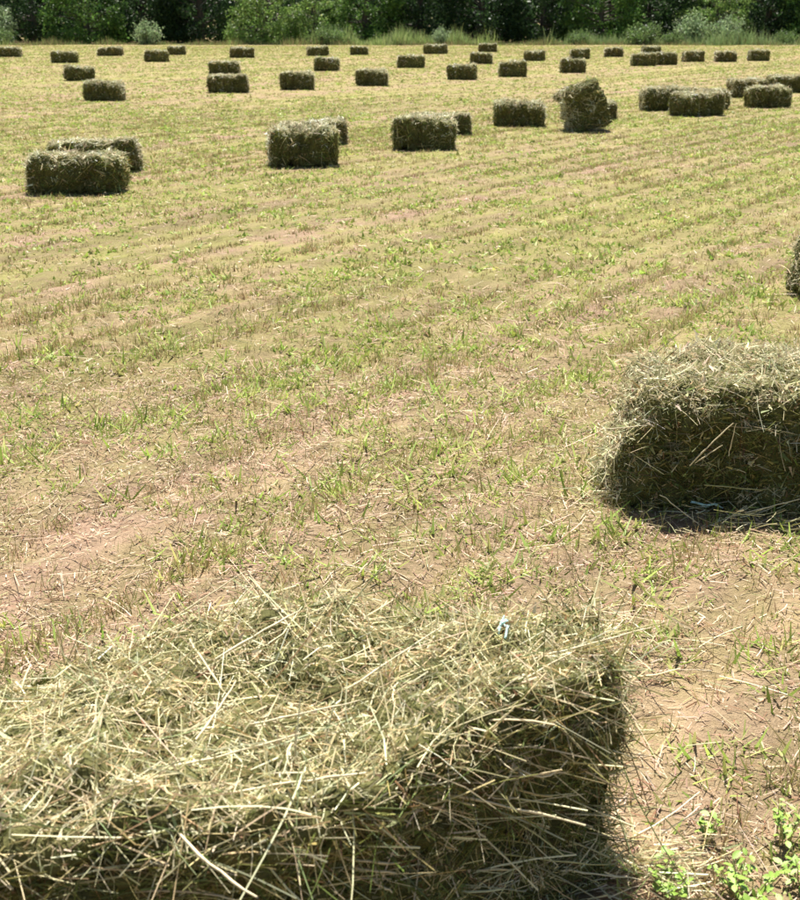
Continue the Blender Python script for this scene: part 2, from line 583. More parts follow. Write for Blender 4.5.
# ------------------------------------------------------------------ hay bales
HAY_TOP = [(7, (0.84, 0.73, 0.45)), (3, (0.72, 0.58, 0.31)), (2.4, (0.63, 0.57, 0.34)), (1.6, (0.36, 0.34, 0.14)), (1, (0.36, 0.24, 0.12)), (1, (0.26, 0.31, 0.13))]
HAY_GREEN = [(1.6, (0.36, 0.32, 0.11)), (3, (0.19, 0.195, 0.045)), (3, (0.12, 0.135, 0.028)), (0.9, (0.54, 0.44, 0.22)), (1.2, (0.18, 0.11, 0.05)), (2, (0.14, 0.19, 0.045)), (1, (0.26, 0.29, 0.12))]  # green inner hay of the sides, darkened to deepen their shade
HAY_BROWN = [(1.8, (0.40, 0.32, 0.12)), (3, (0.20, 0.175, 0.05)), (3, (0.14, 0.122, 0.032)), (0.9, (0.52, 0.42, 0.26)), (1.4, (0.17, 0.10, 0.05)), (1, (0.15, 0.16, 0.06))]  # browner side hay, shade worked into its dark tones as well
CRUMB = [(3, (0.56, 0.52, 0.32)), (3, (0.42, 0.42, 0.22)), (4, (0.68, 0.59, 0.37)), (1, (0.32, 0.20, 0.10))]

def box_grid(n):
    """closed unit box [-1,1]^3 as a welded grid of n x n quads per side"""
    key, V, F = {}, [], []
    g = np.linspace(-1, 1, n + 1)
    def vid(p):
        k = tuple(np.round(p, 5))
        if k not in key:
            key[k] = len(V)
            V.append(p)
        return key[k]
    for ax in range(3):
        for s in (-1, 1):
            b, c = (ax + 1) % 3, (ax + 2) % 3
            for i in range(n):
                for j in range(n):
                    q = []
                    for (di, dj) in ((0, 0), (1, 0), (1, 1), (0, 1)):
                        p = [0, 0, 0]
                        p[ax] = s
                        p[b] = g[i + di]
                        p[c] = g[j + dj]
                        q.append(vid(p))
                    F.append(q if s > 0 else q[::-1])
    return np.array(V, float), np.array(F)

def round_box(V, half, r):
    """turn the unit box into a rounded box with half sizes and edge radius r"""
    half = np.asarray(half)
    P = V * half
    core = np.clip(P, -(half - r), half - r)
    d = P - core
    ln = np.linalg.norm(d, axis=1, keepdims=True)
    return np.where(ln > 1e-9, core + d / np.maximum(ln, 1e-9) * r, P)

def normals_of(V, F):
    fn = np.cross(V[F[:, 1]] - V[F[:, 0]], V[F[:, 2]] - V[F[:, 0]])
    return norm(fn)

def bale_body(L, W, H, n, seed, lump=0.03, flake=0.02, r=0.07):
    V, F = box_grid(n)
    P = round_box(V, (L / 2, W / 2, H / 2), r)
    N = norm(P / (np.array([L, W, H]) / 2) ** 2)
    rg = np.random.default_rng(seed)
    # packed slices across the length: irregular grooves
    cuts = np.sort(rg.uniform(-L / 2, L / 2, int(9 * L)))
    g = np.zeros(len(P))
    for c in cuts:
        g = np.maximum(g, np.exp(-((P[:, 0] - c + 0.02 * noise3(P * 5, seed)) / 0.016) ** 2))
    P = P + N * (lump * fbm(P * 5.5 + seed, 3, seed) * 1.3 + 0.5 * lump * noise3(P * 22, seed + 7) - flake * g)[:, None]
    P[:, 2] += 0.018 * noise3(np.stack([P[:, 0] * 3, P[:, 1] * 3, 0 * P[:, 0] + seed], -1), seed + 3)
    P[:, 2] += H / 2 - 0.02
    P[:, 2] = np.maximum(P[:, 2], -0.012)
    return P, F

def sample(V, F, n, rng):
    """n random points on a quad mesh with normals"""
    T = np.concatenate([F[:, [0, 1, 2]], F[:, [0, 2, 3]]])
    a, b, c = V[T[:, 0]], V[T[:, 1]], V[T[:, 2]]
    cr = np.cross(b - a, c - a)
    ar = np.linalg.norm(cr, axis=1)
    N = cr / np.maximum(ar, 1e-12)[:, None]
    ok = ~((N[:, 2] < -0.5) & (a[:, 2] < 0.1))
    ar = ar * ok
    t = rng.choice(len(T), n, p=ar / ar.sum())
    r1 = np.sqrt(rng.random(n))[:, None]
    r2 = rng.random(n)[:, None]
    return a[t] * (1 - r1) + b[t] * r1 * (1 - r2) + c[t] * r1 * r2, N[t]

def bleached_sunlit(N):
    """where hay is pale: bleached tops, and left ends coloured as if sunlit"""
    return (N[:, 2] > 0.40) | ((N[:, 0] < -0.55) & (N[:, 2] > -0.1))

def hay(V, F, n, l0, l1, w, pal_top, pal_side, rng, segs=2, axis=(1, 0, 0), bias=0.5, out=0.22, depth=0.03, tube=False, lift=0.1, curl=0.16):
    P, N = sample(V, F, n, rng)
    axis = np.asarray(axis, float)
    T = rng.normal(size=(n, 3)) * np.array([1, 1, 0.55])
    T = T + bias * rng.choice([-1, 1], n)[:, None] * axis * 1.5
    T = norm(T - N * np.sum(T * N, 1, keepdims=True))
    k = rng.normal(lift, out, n)[:, None]
    D = norm(T + N * k)
    L = l0 + (l1 - l0) * rng.random(n) ** 2.2
    C = rng.normal(0, curl, (n, 3)) - N * (0.10 * rng.random((n, 1))) + np.array([0, 0, -0.10])
    P = P + N * (rng.random((n, 1)) - 0.55) * depth - D * (L * 0.4)[:, None]
    top = bleached_sunlit(N)
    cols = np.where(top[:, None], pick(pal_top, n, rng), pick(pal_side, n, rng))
    W = w * (0.5 + 0.9 * rng.random(n))
    # keep every stem above the soil
    tipz = P[:, 2] + D[:, 2] * L + C[:, 2] * L
    low = np.minimum(P[:, 2], tipz)
    P[:, 2] += np.maximum(0.006 - low, 0)
    if tube:
        return tubes(P, D, L, W, C, cols, segs, 3, rng)
    return ribbons(P, D, L, W, C, cols, segs, rng, 0.6)

def crumbs(V, F, n, s0, s1, pal, rng, depth=0.03, pal_side=None):
    """small broken leaves on the hay surface"""
    P, N = sample(V, F, n, rng)
    D = norm(rng.normal(size=(n, 3)) + 0.35 * N)
    L = s0 + (s1 - s0) * rng.random(n) ** 1.6
    P = P + N * (rng.random((n, 1)) - 0.45) * depth
    P[:, 2] = np.maximum(P[:, 2], 0.01)
    cols = pick(pal, n, rng)
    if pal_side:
        cols = np.where(bleached_sunlit(N)[:, None], cols, pick(pal_side, n, rng))
    return ribbons(P, D, L, L * (0.25 + 0.3 * rng.random(n)), rng.normal(0, 0.35, (n, 3)), cols, 1, rng, 0.25)

def slice_tone(x, seed):
    """each packed slice of a bale has a tone of its own"""
    rg = np.random.default_rng(seed + 5000)
    cuts = np.sort(rg.uniform(-0.6, 0.6, 11))
    ton = 1 + rg.normal(0, 0.17, 12)
    return ton[np.searchsorted(cuts, x)]

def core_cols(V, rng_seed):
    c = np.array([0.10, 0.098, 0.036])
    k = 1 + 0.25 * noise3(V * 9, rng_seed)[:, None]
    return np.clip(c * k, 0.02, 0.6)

def stem_mesh(name, length, width, bend, mat, seed, segs=7, nodes=True):
    """one thick dry stem: round, slightly bent, with a swollen node and a ragged end"""
    rg = np.random.default_rng(seed)
    t = np.linspace(0, 1, segs + 1)
    sides = 6
    ctr = np.stack([t * length, bend * length * (t - t * t) * 2 + 0.006 * rg.normal(size=segs + 1) * length, 0.004 * length * rg.normal(size=segs + 1) - 0.12 * abs(bend) * length * t * t], -1)
    V, F = [], []
    for i in range(segs + 1):
        rr = width / 2 * (1 - 0.3 * t[i]) * (1.35 if (nodes and i in (2, 5)) else 1)
        for s in range(sides):
            a = 2 * math.pi * s / sides
            V.append(ctr[i] + np.array([rg.normal(0, width * 0.4) if i in (0, segs) else 0, math.cos(a) * rr, math.sin(a) * rr]))
    for i in range(segs):
        for s in range(sides):
            F.append([i * sides + s, i * sides + (s + 1) % sides, (i + 1) * sides + (s + 1) % sides, (i + 1) * sides + s])
    return mesh_from(name, np.array(V), np.array(F), smooth=True, mats=[mat])

STEMS = [stem_mesh("stem", 1.0, 0.020, b, m, i) for i, (b, m) in enumerate(
    [(0.05, M_STALK), (-0.12, M_STALK), (0.25, M_STALK2), (0.0, M_STALK), (-0.05, M_STALK2), (0.45, M_STALK)])]

def place_stem(parent, p, q, kind=0, thick=1.0, roll=0.0):
    """a long stem of a bale from p to q (parent space)"""
    p, q = Vector(p), Vector(q)
    d = q - p
    L = d.length
    o = link("stem", STEMS[kind], parent)
    m = d.to_track_quat('X', 'Z').to_matrix().to_4x4()
    m = Matrix.Translation(p) @ m @ Matrix.Rotation(roll, 4, 'X') @ Matrix.Diagonal((L, 0.155 * thick, 0.155 * thick, 1))
    o.matrix_local = m
    return o

def twine_piece(parent, pts, r=0.0022):
    """a short frayed length of twine along the points"""
    pts = np.array(pts)
    ch = []
    for k in range(5):
        q = pts + R.normal(0, r * 1.1, pts.shape)
        for i in range(len(q) - 1):
            ch.append(limb(q[i], q[i + 1], r * 0.6, r * 0.6, 2, 5, 0.05))
    V, F, _ = join(ch)
    return link("twine", mesh_from("twine", V, F, smooth=True, mats=[M_TWINE]), parent)

BALES = "hay bales lying over the mown field"

def make_foreground_bale():
    rg = np.random.default_rng(5)
    H = 0.53
    fr = [at(-150, 815, H)[:2], at(285, 822, H)[:2], at(640, 646, H)[:2]]
    bk = [at(-90, 660, H)[:2], at(230, 588, H)[:2], at(606, 596, H)[:2]]
    def quad(p, t):                                           # two straight runs with a rounded bend at the middle point
        k = 0.5 * (t - 0.5 + np.sqrt((t - 0.5) ** 2 + 0.004))
        k0, k1 = 0.5 * (-0.5 + math.sqrt(0.254)), 0.5 * (0.5 + math.sqrt(0.254))
        k = ((k - k0) / (k1 - k0))[:, None]
        t = t[:, None]
        return p[0] + (p[1] - p[0]) * 2 * (t - 0.5 * k) + (p[2] - p[1]) * k
    org = np.array([*at(330, 735, H)[:2], 0.0])
    root = link("hay_bale", None, loc=org)
    tag(root, "big shaggy pale bale filling the foreground with stems poking out of its side", "hay bale", BALES)
    V, F = box_grid(56)
    P = round_box(V, (1, 1, 1), 0.15)
    u, v, w = (P[:, 0] + 1) / 2, (P[:, 1] + 1) / 2, (P[:, 2] + 1) / 2
    a, b = quad(fr, u), quad(bk, u)
    xy = a * (1 - v)[:, None] + b * v[:, None]
    cx = xy.mean(0)
    xy = cx + (xy - cx) * (0.965 + 0.035 * w)[:, None]
    Q = np.concatenate([xy, (w * H)[:, None]], 1) - org
    Nf = np.zeros_like(Q)
    fn = normals_of(Q, F)
    for k in range(4):
        np.add.at(Nf, F[:, k], fn)
    Nf = norm(Nf)
    Q = Q + Nf * (0.060 * fbm(Q * 6 + 3, 3, 5) + 0.050 * np.abs(noise3(Q * 13, 25)) + 0.022 * noise3(Q * 24, 15) - 0.045)[:, None]
    Q[:, 2] -= 0.06 * (1 - u) ** 2 * w
    Q[:, 2] = np.maximum(Q[:, 2], -0.012)
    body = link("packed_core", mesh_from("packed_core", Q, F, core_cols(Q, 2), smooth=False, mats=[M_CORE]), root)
    row = np.array([math.sin(ROW + .35), math.cos(ROW + .35), 0])
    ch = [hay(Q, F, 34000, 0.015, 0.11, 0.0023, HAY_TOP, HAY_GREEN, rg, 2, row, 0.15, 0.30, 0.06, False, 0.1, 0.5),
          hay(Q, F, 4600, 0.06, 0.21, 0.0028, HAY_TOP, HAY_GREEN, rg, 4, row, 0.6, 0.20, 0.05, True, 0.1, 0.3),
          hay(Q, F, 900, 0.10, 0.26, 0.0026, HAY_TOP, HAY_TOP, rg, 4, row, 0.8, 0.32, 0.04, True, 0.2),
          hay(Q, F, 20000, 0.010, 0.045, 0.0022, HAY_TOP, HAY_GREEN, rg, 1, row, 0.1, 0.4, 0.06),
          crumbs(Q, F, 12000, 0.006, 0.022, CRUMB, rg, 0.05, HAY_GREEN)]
    # straight stems sticking out of the shaded long side
    Pp, Nn = sample(Q, F, 9000, rg)
    sel = (Nn[:, 2] < 0.5) & (Nn[:, 1] < -0.2) & (Pp[:, 2] > 0.06)
    Pp, Nn = Pp[sel][:280], Nn[sel][:280]
    n = len(Pp)
    D = norm(np.array([1.0, 0.1, -0.06]) + rg.normal(0, 0.38, (n, 3)) * np.array([1, 1, 0.9]) + Nn * 0.30)
    Ls = 0.05 + 0.15 * rg.random(n) ** 1.6
    ch.append(tubes(Pp - D * 0.02, D, Ls, 0.0018 + 0.0024 * rg.random(n), rg.normal(0, 0.13, (n, 3)), pick(HAY_TOP[:3], n, rg), 3, 4, rg, 0.8))
    Vv, Ff, Cc = join(ch)
    st = link("loose_hay", mesh_from("loose_hay", Vv, Ff, Cc, mats=[M_STEM]), root)
    st["kind"] = "stuff"
    # the long thick stems one can follow with the eye, from photo pixels at a height
    def pt(x, y, z):
        p = at(x, y, z) - org
        return (p[0], p[1], p[2])
    L = [((235, 792, .5), (365, 772, .53), 0, 1.5), ((420, 790, .40), (585, 825, .33), 0, 1.6), ((300, 800, .47), (420, 765, .46), 3, 1.2),
         ((310, 815, .44), (440, 775, .45), 3, 1.1), ((180, 835, .5), (258, 898, .46), 0, 1.7), ((355, 790, .44), (440, 792, .43), 1, 1.4),
         ((325, 838, .38), (385, 842, .37), 0, 1.5), ((330, 853, .36), (400, 862, .34), 0, 1.6), ((345, 868, .33), (395, 873, .32), 3, 1.6),
         ((370, 880, .30), (392, 893, .28), 3, 1.4), ((410, 775, .46), (530, 745, .42), 3, 1.2), ((450, 720, .51), (568, 655, .54), 3, 1.1),
         ((480, 735, .46), (560, 700, .44), 4, 1.0), ((540, 740, .40), (580, 720, .40), 3, 1.5), ((500, 752, .42), (565, 765, .38), 5, 1.2),
         ((485, 758, .42), (515, 800, .36), 5, 1.2), ((478, 720, .48), (512, 770, .44), 1, 1.0), ((570, 735, .38), (632, 758, .33), 3, 1.0),
         ((530, 660, .52), (650, 628, .55), 3, 1.0), ((560, 650, .51), (668, 622, .52), 4, 0.9), ((190, 640, .52), (222, 690, .54), 3, 1.3),
         ((215, 660, .53), (300, 612, .57), 0, 1.4), ((195, 740, .53), (235, 680, .56), 0, 1.2), ((150, 770, .52), (300, 735, .54), 1, 1.3),
         ((40, 803, .47), (110, 790, .49), 0, 1.2), ((60, 690, .50), (150, 735, .50), 2, 1.0), ((120, 680, .52), (200, 650, .53), 2, 1.0),
         ((345, 690, .53), (445, 625, .58), 3, 1.0), ((400, 680, .53), (520, 640, .55), 4, 1.0), ((250, 725, .53), (360, 700, .55), 3, 1.0),
         ((560, 870, .10), (640, 880, .05), 3, 1.2), ((470, 850, .20), (610, 865, .12), 4, 1.1), ((440, 872, .20), (520, 868, .16), 3, 1.5),
         ((300, 640, .52), (250, 575, .60), 3, 0.9), ((170, 620, .52), (245, 572, .60), 3, 1.0), ((330, 605, .50), (310, 570, .57), 3, 0.8),
         ((0, 730, .48), (70, 700, .52), 2, 1.1), ((20, 870, .38), (75, 830, .42), 4, 1.2), ((90, 880, .38), (170, 840, .44), 4, 1.2),
         ((140, 895, .36), (210, 870, .40), 4, 1.1)]
    for (a_, b_, k, th) in L:
        place_stem(root, pt(*a_), pt(*b_), k, th, rg.random() * 6)
    # bits of teal twine on the top
    for k in range(2):
        c = np.array(pt(503 + 6 * k, 622 + 5 * k, .56))
        twine_piece(root, [c + np.array([-.010, -.022, -.010]), c + np.array([-.004, -.008, .002]), c + np.array([.006 - .01 * k, .006, .001]), c + np.array([.0, .018, -.012])], 0.0024)
    return root

def make_right_bale(name_label, corner, yaw, L, W, H, seed, n1, n2, n3, stems=(), twine=None):
    """bale whose near left bottom corner stands on a photo pixel"""
    rg = np.random.default_rng(seed)
    root = link("hay_bale", None)
    tag(root, name_label, "hay bale", BALES)
    c = at(*corner)
    ca, sa = math.cos(yaw), math.sin(yaw)
    ctr = c + np.array([L / 2 * ca - W / 2 * sa, L / 2 * sa + W / 2 * ca, 0])
    root.location = ctr
    root.rotation_euler = (0, 0, yaw)
    Q, F = bale_body(L, W, H, 34, seed, 0.045, 0.03, 0.10)
    e = np.clip((-Q[:, 0] - L * 0.18) / (L * 0.32), 0, 1)     # the left end has slumped and rounded
    Q[:, 0] -= 0.11 * e * np.clip(1 - Q[:, 2] / H, 0, 1)
    Q[:, 2] *= 1 - 0.10 * e ** 2
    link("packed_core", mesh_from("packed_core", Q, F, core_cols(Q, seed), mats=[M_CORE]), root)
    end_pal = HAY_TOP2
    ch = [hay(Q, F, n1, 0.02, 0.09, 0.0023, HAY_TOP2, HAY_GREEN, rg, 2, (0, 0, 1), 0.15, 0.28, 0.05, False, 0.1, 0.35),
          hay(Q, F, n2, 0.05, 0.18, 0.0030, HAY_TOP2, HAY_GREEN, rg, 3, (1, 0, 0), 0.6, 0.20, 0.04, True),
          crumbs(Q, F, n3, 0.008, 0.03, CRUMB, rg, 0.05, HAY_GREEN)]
    Vv, Ff, Cc = join(ch)
    st = link("loose_hay", mesh_from("loose_hay", Vv, Ff, Cc, mats=[M_STEM]), root)
    st["kind"] = "stuff"
    inv = Matrix.Translation(Vector(ctr)) @ Matrix.Rotation(yaw, 4, 'Z')
    inv.invert()
    yf = c[1]
    for (a_, b_, k, th) in stems:
        pq = []
        for (x, z, dy) in (a_, b_):
            # a point on the front side: photo column x, height z, dy in front
            px_ = (x - 400) / FPX * (yf * math.cos(PITCH) + (CAM_H - z) * math.sin(PITCH))
            pq.append(inv @ Vector((px_, yf - dy + (px_ - c[0]) * math.tan(yaw), z)))
        place_stem(root, pq[0], pq[1], k, th, rg.random() * 6)
    if twine:
        x, z = twine
        px_ = (x - 400) / FPX * (yf * math.cos(PITCH) + (CAM_H - z) * math.sin(PITCH))
        p = np.array(inv @ Vector((px_, yf - 0.05, z)))
        twine_piece(root, [p + np.array([-.05, .0, .012]), p, p + np.array([.03, -.01, .01]), p + np.array([.06, .01, -.012])], 0.0018)
    return root

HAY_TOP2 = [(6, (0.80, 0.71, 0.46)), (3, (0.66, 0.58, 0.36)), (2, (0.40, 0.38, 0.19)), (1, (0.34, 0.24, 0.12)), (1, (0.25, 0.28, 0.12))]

make_foreground_bale()
make_right_bale("large green-grey bale cut by the photo's right edge, nearest behind the foreground bale", (636, 512), -0.10, 0.98, 0.54, 0.51, 23, 26000, 3500, 18000,
                stems=[((685, .20, .06), (727, .36, .07), 0, 1.5), ((722, .24, .06), (729, .36, .07), 3, 1.2), ((690, .21, .06), (716, .28, .07), 0, 1.3),
                       ((735, .05, .10), (790, .10, .08), 0, 1.5), ((765, .03, .14), (800, .06, .10), 2, 1.5), ((655, .10, .08), (690, .01, .12), 3, 1.2),
                       ((600, .30, .0), (645, .33, .03), 3, 1.0), ((720, .02, .12), (775, .03, .16), 0, 1.4), ((700, .13, .05), (760, .12, .05), 4, 1.2)],
                twine=(702, .045))
make_right_bale("bale mostly hidden past the photo's right edge, only its rough left end showing", (822, 306), 0.05, 0.95, 0.50, 0.44, 31, 5000, 1500, 5000)

# the bales farther out: a few meshes, copied
def bale_meshes(seed, n, n1, n2, n3, wid, l0, l1, s0, s1, segs, lump=0.042, flake=0.05):
    rg = np.random.default_rng(seed)
    side = HAY_BROWN if seed % 4 == 3 else HAY_GREEN
    Q, F = bale_body(0.95, 0.48, 0.42, n, seed, lump, flake, 0.085)
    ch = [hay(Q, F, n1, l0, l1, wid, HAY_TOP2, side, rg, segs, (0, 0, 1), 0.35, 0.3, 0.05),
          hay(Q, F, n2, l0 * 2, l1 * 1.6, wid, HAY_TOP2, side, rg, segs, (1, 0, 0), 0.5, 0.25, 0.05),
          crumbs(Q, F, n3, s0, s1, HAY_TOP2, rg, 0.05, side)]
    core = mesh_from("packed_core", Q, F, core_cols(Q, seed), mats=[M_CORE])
    Vv, Ff, Cc = join(ch)
    Cc = np.clip(Cc * slice_tone(Vv[:, 0], seed)[:, None], 0.01, 0.8)
    loose = mesh_from("loose_hay", Vv, Ff, Cc, mats=[M_STEM])
    # one mesh of both, for bales too small to show parts
    V2 = np.concatenate([Q, Vv])
    F2 = [F] + [f + len(Q) for f in Ff]
    mi = np.concatenate([np.zeros(len(F), int)] + [np.ones(len(f), int) for f in Ff])
    both = mesh_from("hay_bale", V2, F2, np.concatenate([core_cols(Q, seed), Cc]), mats=[M_CORE, M_STEM], midx=mi)
    return core, loose, both

MID = [bale_meshes(100 + i, 20, 3000, 900, 2500, 0.007, 0.03, 0.13, 0.015, 0.05, 2) for i in range(4)]
FAR = [bale_meshes(200 + i, 14, 900, 350, 500, 0.016, 0.04, 0.15, 0.03, 0.07, 1) for i in range(5)]

# x0, x1, y base, yaw degrees, mid?, label
ROWS = [
    (24, 122, 195, 4, 1, "large dark-fronted bale at the far left, front one of the near left pair"),
    (44, 136, 173, 6, 1, "bale half hidden directly behind the large dark bale at the left"),
    (267, 336, 168, 7, 1, "squat bale with pale slashes on its front, left of centre, nearest of its line"),
    (278, 347, 145, 6, 1, "bale peeking out behind the right end of the squat left-of-centre bale"),
    (392, 455, 151, 3, 1, "ragged dark green bale just right of centre, in front of another bale's end"),
    (410, 471, 136, 5, 1, "bale seen end on, tucked behind the ragged dark bale near centre"),
    (495, 546, 127, -6, 1, "lumpy bale standing just left of the upright leaning bale"),
    (563, 618, 120, 5, 1, "small bale end poking out behind the right side of the upright bale"),
    (646, 684, 111, 4, 1, "dark bale left of the pale-topped right-hand bale, partly covered by it"),
    (672, 729, 117, 24, 1, "pale-topped corner-on bale at the right, in front of two others"),
    (676, 730, 110, 3, 1, "bale hidden directly behind the pale-topped corner-on bale, only its top showing"),
    (735, 765, 98, 14, 1, "bale left of and behind the greenish bale near the right edge"),
    (753, 789, 108, 10, 1, "greenish bale near the right edge, nearest of three clustered there"),
    (771, 803, 93, -4, 1, "thin dark bale cut by the right edge behind the greenish bale"),
    (86, 118, 101, -3, 1, "boxy dark bale at the left, lowest of a diagonal line of four"),
    (61, 91, 81, 18, 0, "bale second from the bottom in the left diagonal line of four"),
    (49, 77, 63, 10, 0, "bale third from the bottom in the left diagonal line of four"),
    (-6, 20, 57, 0, 0, "far bale cut by the photo's left edge"),
    (97, 122, 56, 2, 0, "far bale with a pale top by the dark trees, upper left"),
    (143, 167, 62, -4, 0, "very dark far bale left of and below its reddish neighbour"),
    (167, 185, 55, 4, 0, "reddish far bale at the treeline edge beside a very dark bale"),
    (207, 247, 93, 3, 1, "striped bale in front of a two-bale stack-like pair, upper left centre"),
    (209, 239, 74, 0, 0, "brown bale directly behind the striped bale"),
    (228, 254, 58, 20, 0, "slanted far bale above the striped pair, near the treeline"),
    (282, 311, 90, 2, 1, "plain square-ended dark bale alone between the striped pair and centre"),
    (306, 329, 56, 14, 0, "slanting far bale near the treeline, left of centre"),
    (313, 339, 71, 3, 0, "bale in front of the slanting far bale left of centre"),
    (351, 367, 55, 5, 0, "small far bale at the treeline by pale tall grass, near centre"),
    (358, 385, 86, -2, 1, "dark two-lobed bale a little left of centre, midfield"),
    (397, 424, 68, 0, 0, "low dark bale at the centre of the far field"),
    (424, 447, 54, 0, 0, "far pale-topped bale before the light green tall grass"),
    (449, 477, 80, -16, 0, "bale with a green left end, right of centre midfield"),
    (471, 492, 64, 0, 0, "far dark bale just above the green-ended bale"),
    (479, 497, 52, 0, 0, "smallest pale far bale at the treeline, right of centre"),
    (502, 524, 77, 0, 0, "dark bale with a notch in its front, right of the green-ended bale"),
    (525, 545, 61, 0, 0, "far bale above the gap between the notched bale and upright bale"),
    (562, 585, 73, 0, 0, "square dark bale directly above the upright leaning bale"),
    (571, 590, 59, 2, 0, "far bale behind the square dark bale above the upright bale"),
    (605, 624, 57, -5, 0, "far bale with a bright top, right of the upright bale, at the treeline"),
    (632, 656, 66, 0, 0, "left one of two close far bales below the pale willow bushes"),
    (644, 660, 56, 8, 0, "far bale at the field edge behind a close pair of bales"),
    (658, 676, 65, 0, 0, "right one of two close far bales below the pale willow bushes"),
    (685, 704, 62, 12, 0, "far bale with a cream top below the pale willow bushes"),
    (718, 735, 62, 0, 0, "low brown far bale between the cream-topped and rightmost far bales"),
    (750, 769, 61, 6, 0, "rightmost far bale near the trees, dark front and pale top"),
]
for i, (x0, x1, yb, yaw, mid, label) in enumerate(ROWS):
    rg = np.random.default_rng(900 + i)
    p = at((x0 + x1) / 2, yb)
    k = ppm(p)
    ya = math.radians(yaw)
    s, c = abs(math.sin(ya)), abs(math.cos(ya))
    W = 0.48 * rg.uniform(0.94, 1.06)
    L = float(np.clip(((x1 - x0) / k - W * s) / max(c, 0.35), 0.78, 1.12))
    H = {1: 0.345, 3: 0.31, 5: 0.31, 7: 0.31, 10: 0.37}.get(i, 0.42 * rg.uniform(0.90, 1.06))
    loc = (p[0], p[1] + (L * s + W * c) / 2, 0)
    fl = math.pi if rg.random() < 0.5 else 0
    sc = (L / 0.95, W / 0.48, H / 0.42)
    rot = (rg.normal(0, 0.03), rg.normal(0, 0.035), ya + fl)
    if mid:
        root = link("hay_bale", None, loc=loc, rot=rot, scale=sc)
        link("packed_core", MID[i % 4][0], root)
        link("loose_hay", MID[i % 4][1], root)["kind"] = "stuff"
    else:
        root = link("hay_bale", FAR[i % 5][2], loc=loc, rot=rot, scale=sc)
    tag(root, label, "hay bale", BALES)

# the bale standing on end and leaning
LEAN = bale_meshes(150, 20, 3600, 1500, 2500, 0.007, 0.04, 0.16, 0.015, 0.05, 2, 0.07, 0.012)
p = at(584, 132)
root = link("hay_bale", None, loc=(p[0], p[1] + 0.28, 0.335), rot=(0.0, math.radians(-108), 0.10), scale=(0.72, 1.05, 1.48))
link("packed_core", LEAN[0], root).location = (0, 0, -0.21)
link("loose_hay", LEAN[1], root).location = (0, 0, -0.21)
root.children[1]["kind"] = "stuff"
tag(root, "shaggy dark bale standing on end and leaning left, taller than all around it", "hay bale", BALES)

# loose hay fallen round the bales
def fallen():
    ch = []
    spots = [(at(640, 880), 0.10, 250), (at(720, 518), 0.2, 90), (at(620, 500), 0.10, 160), (at(770, 525), 0.13, 110), (at(640, 640), 0.15, 150)]
    for (q, sp, n) in spots:
        x, y = q[0] + R.normal(0, sp, n), q[1] + R.normal(0, sp * 0.6, n)
        a = R.random(n) * 2 * math.pi
        D = norm(np.stack([np.cos(a), np.sin(a) * 0.6, R.normal(0.1, 0.2, n)], -1))
        ch.append(ribbons(np.stack([x, y, gz(x, y) + 0.012 + 0.03 * R.random(n)], -1), D, 0.03 + 0.15 * R.random(n) ** 2, 0.002 + 0.002 * R.random(n),
                          R.normal(0, 0.15, (n, 3)), pick(HAY_TOP, n), 3, R, 0.7))
    V, F, C = join(ch)
    tag(link("fallen_hay", mesh_from("fallen_hay", V, F, C, mats=[M_STEM])), "wisps of hay fallen on the soil round the near bales", "hay", kind="stuff")
fallen()

# ------------------------------------------------------------------ trees, shrubs and tall grass along the far edge
EDGE = at(400, 45)[1]

def leaf_quads(P, D, L, wr, cols, rng):
    """pointed leaves, two triangles each"""
    n = len(P)
    wd = norm(np.cross(D, rng.normal(size=(n, 3))))
    m = P + D * (L * 0.5)[:, None]
    V = np.stack([P, m + wd * (L * wr)[:, None], P + D * L[:, None], m - wd * (L * wr)[:, None]], 1).reshape(-1, 3)
    F = np.arange(n * 4).reshape(n, 4)
    return V, F, np.repeat(cols, 4, 0)

def tree_meshes(seed, height, rad, pal, n_clump, per, leaf):
    rg = np.random.default_rng(seed)
    wood = [limb(np.array([0, 0, -0.1]), np.array([0.2, 0.1, height * 0.8]), 0.26, 0.07, 9, 9, 0.10, rg)]
    ch = []
    for k in range(n_clump):
        z = height * (0.05 + 0.92 * rg.random() ** 1.7)
        prof = math.sqrt(max(0.05, 1 - ((z / height - 0.33) / 0.70) ** 2))
        a = rg.random() * 2 * math.pi
        rr = rad * prof * (0.35 + 0.65 * rg.random() ** 0.5)
        c = np.array([math.cos(a) * rr, math.sin(a) * rr, z])
        size = rg.uniform(0.32, 0.75) * (rad / 3)
        if k % 4 == 0:
            wood.append(limb(np.array([0.1, 0.05, max(0.5, z * 0.75)]), c, 0.06, 0.015, 4, 5, 0.15, rg))
        n = int(per * (size / 0.5) ** 2)
        d = norm(rg.normal(size=(n, 3)))
        P = c + d * (size * np.array([1.15, 1.15, 0.75])) * (rg.random((n, 1)) ** 0.45)
        D = norm(d * 0.6 + rg.normal(0, 0.7, (n, 3)) + np.array([0, 0, -0.35]))
        tone = 1 + rg.normal(0, 0.16)
        ch.append(leaf_quads(P, D, leaf * (0.6 + 0.8 * rg.random(n)), 0.30, np.clip(pick(pal, n, rg, 0.2) * tone, 0.01, 0.5), rg))
    V, F, C = join(ch)
    Vw, Fw, _ = join(wood)
    return mesh_from("trunk", Vw, Fw, smooth=True, mats=[M_BARK]), mesh_from("crown", V, F, C, mats=[M_LEAF])

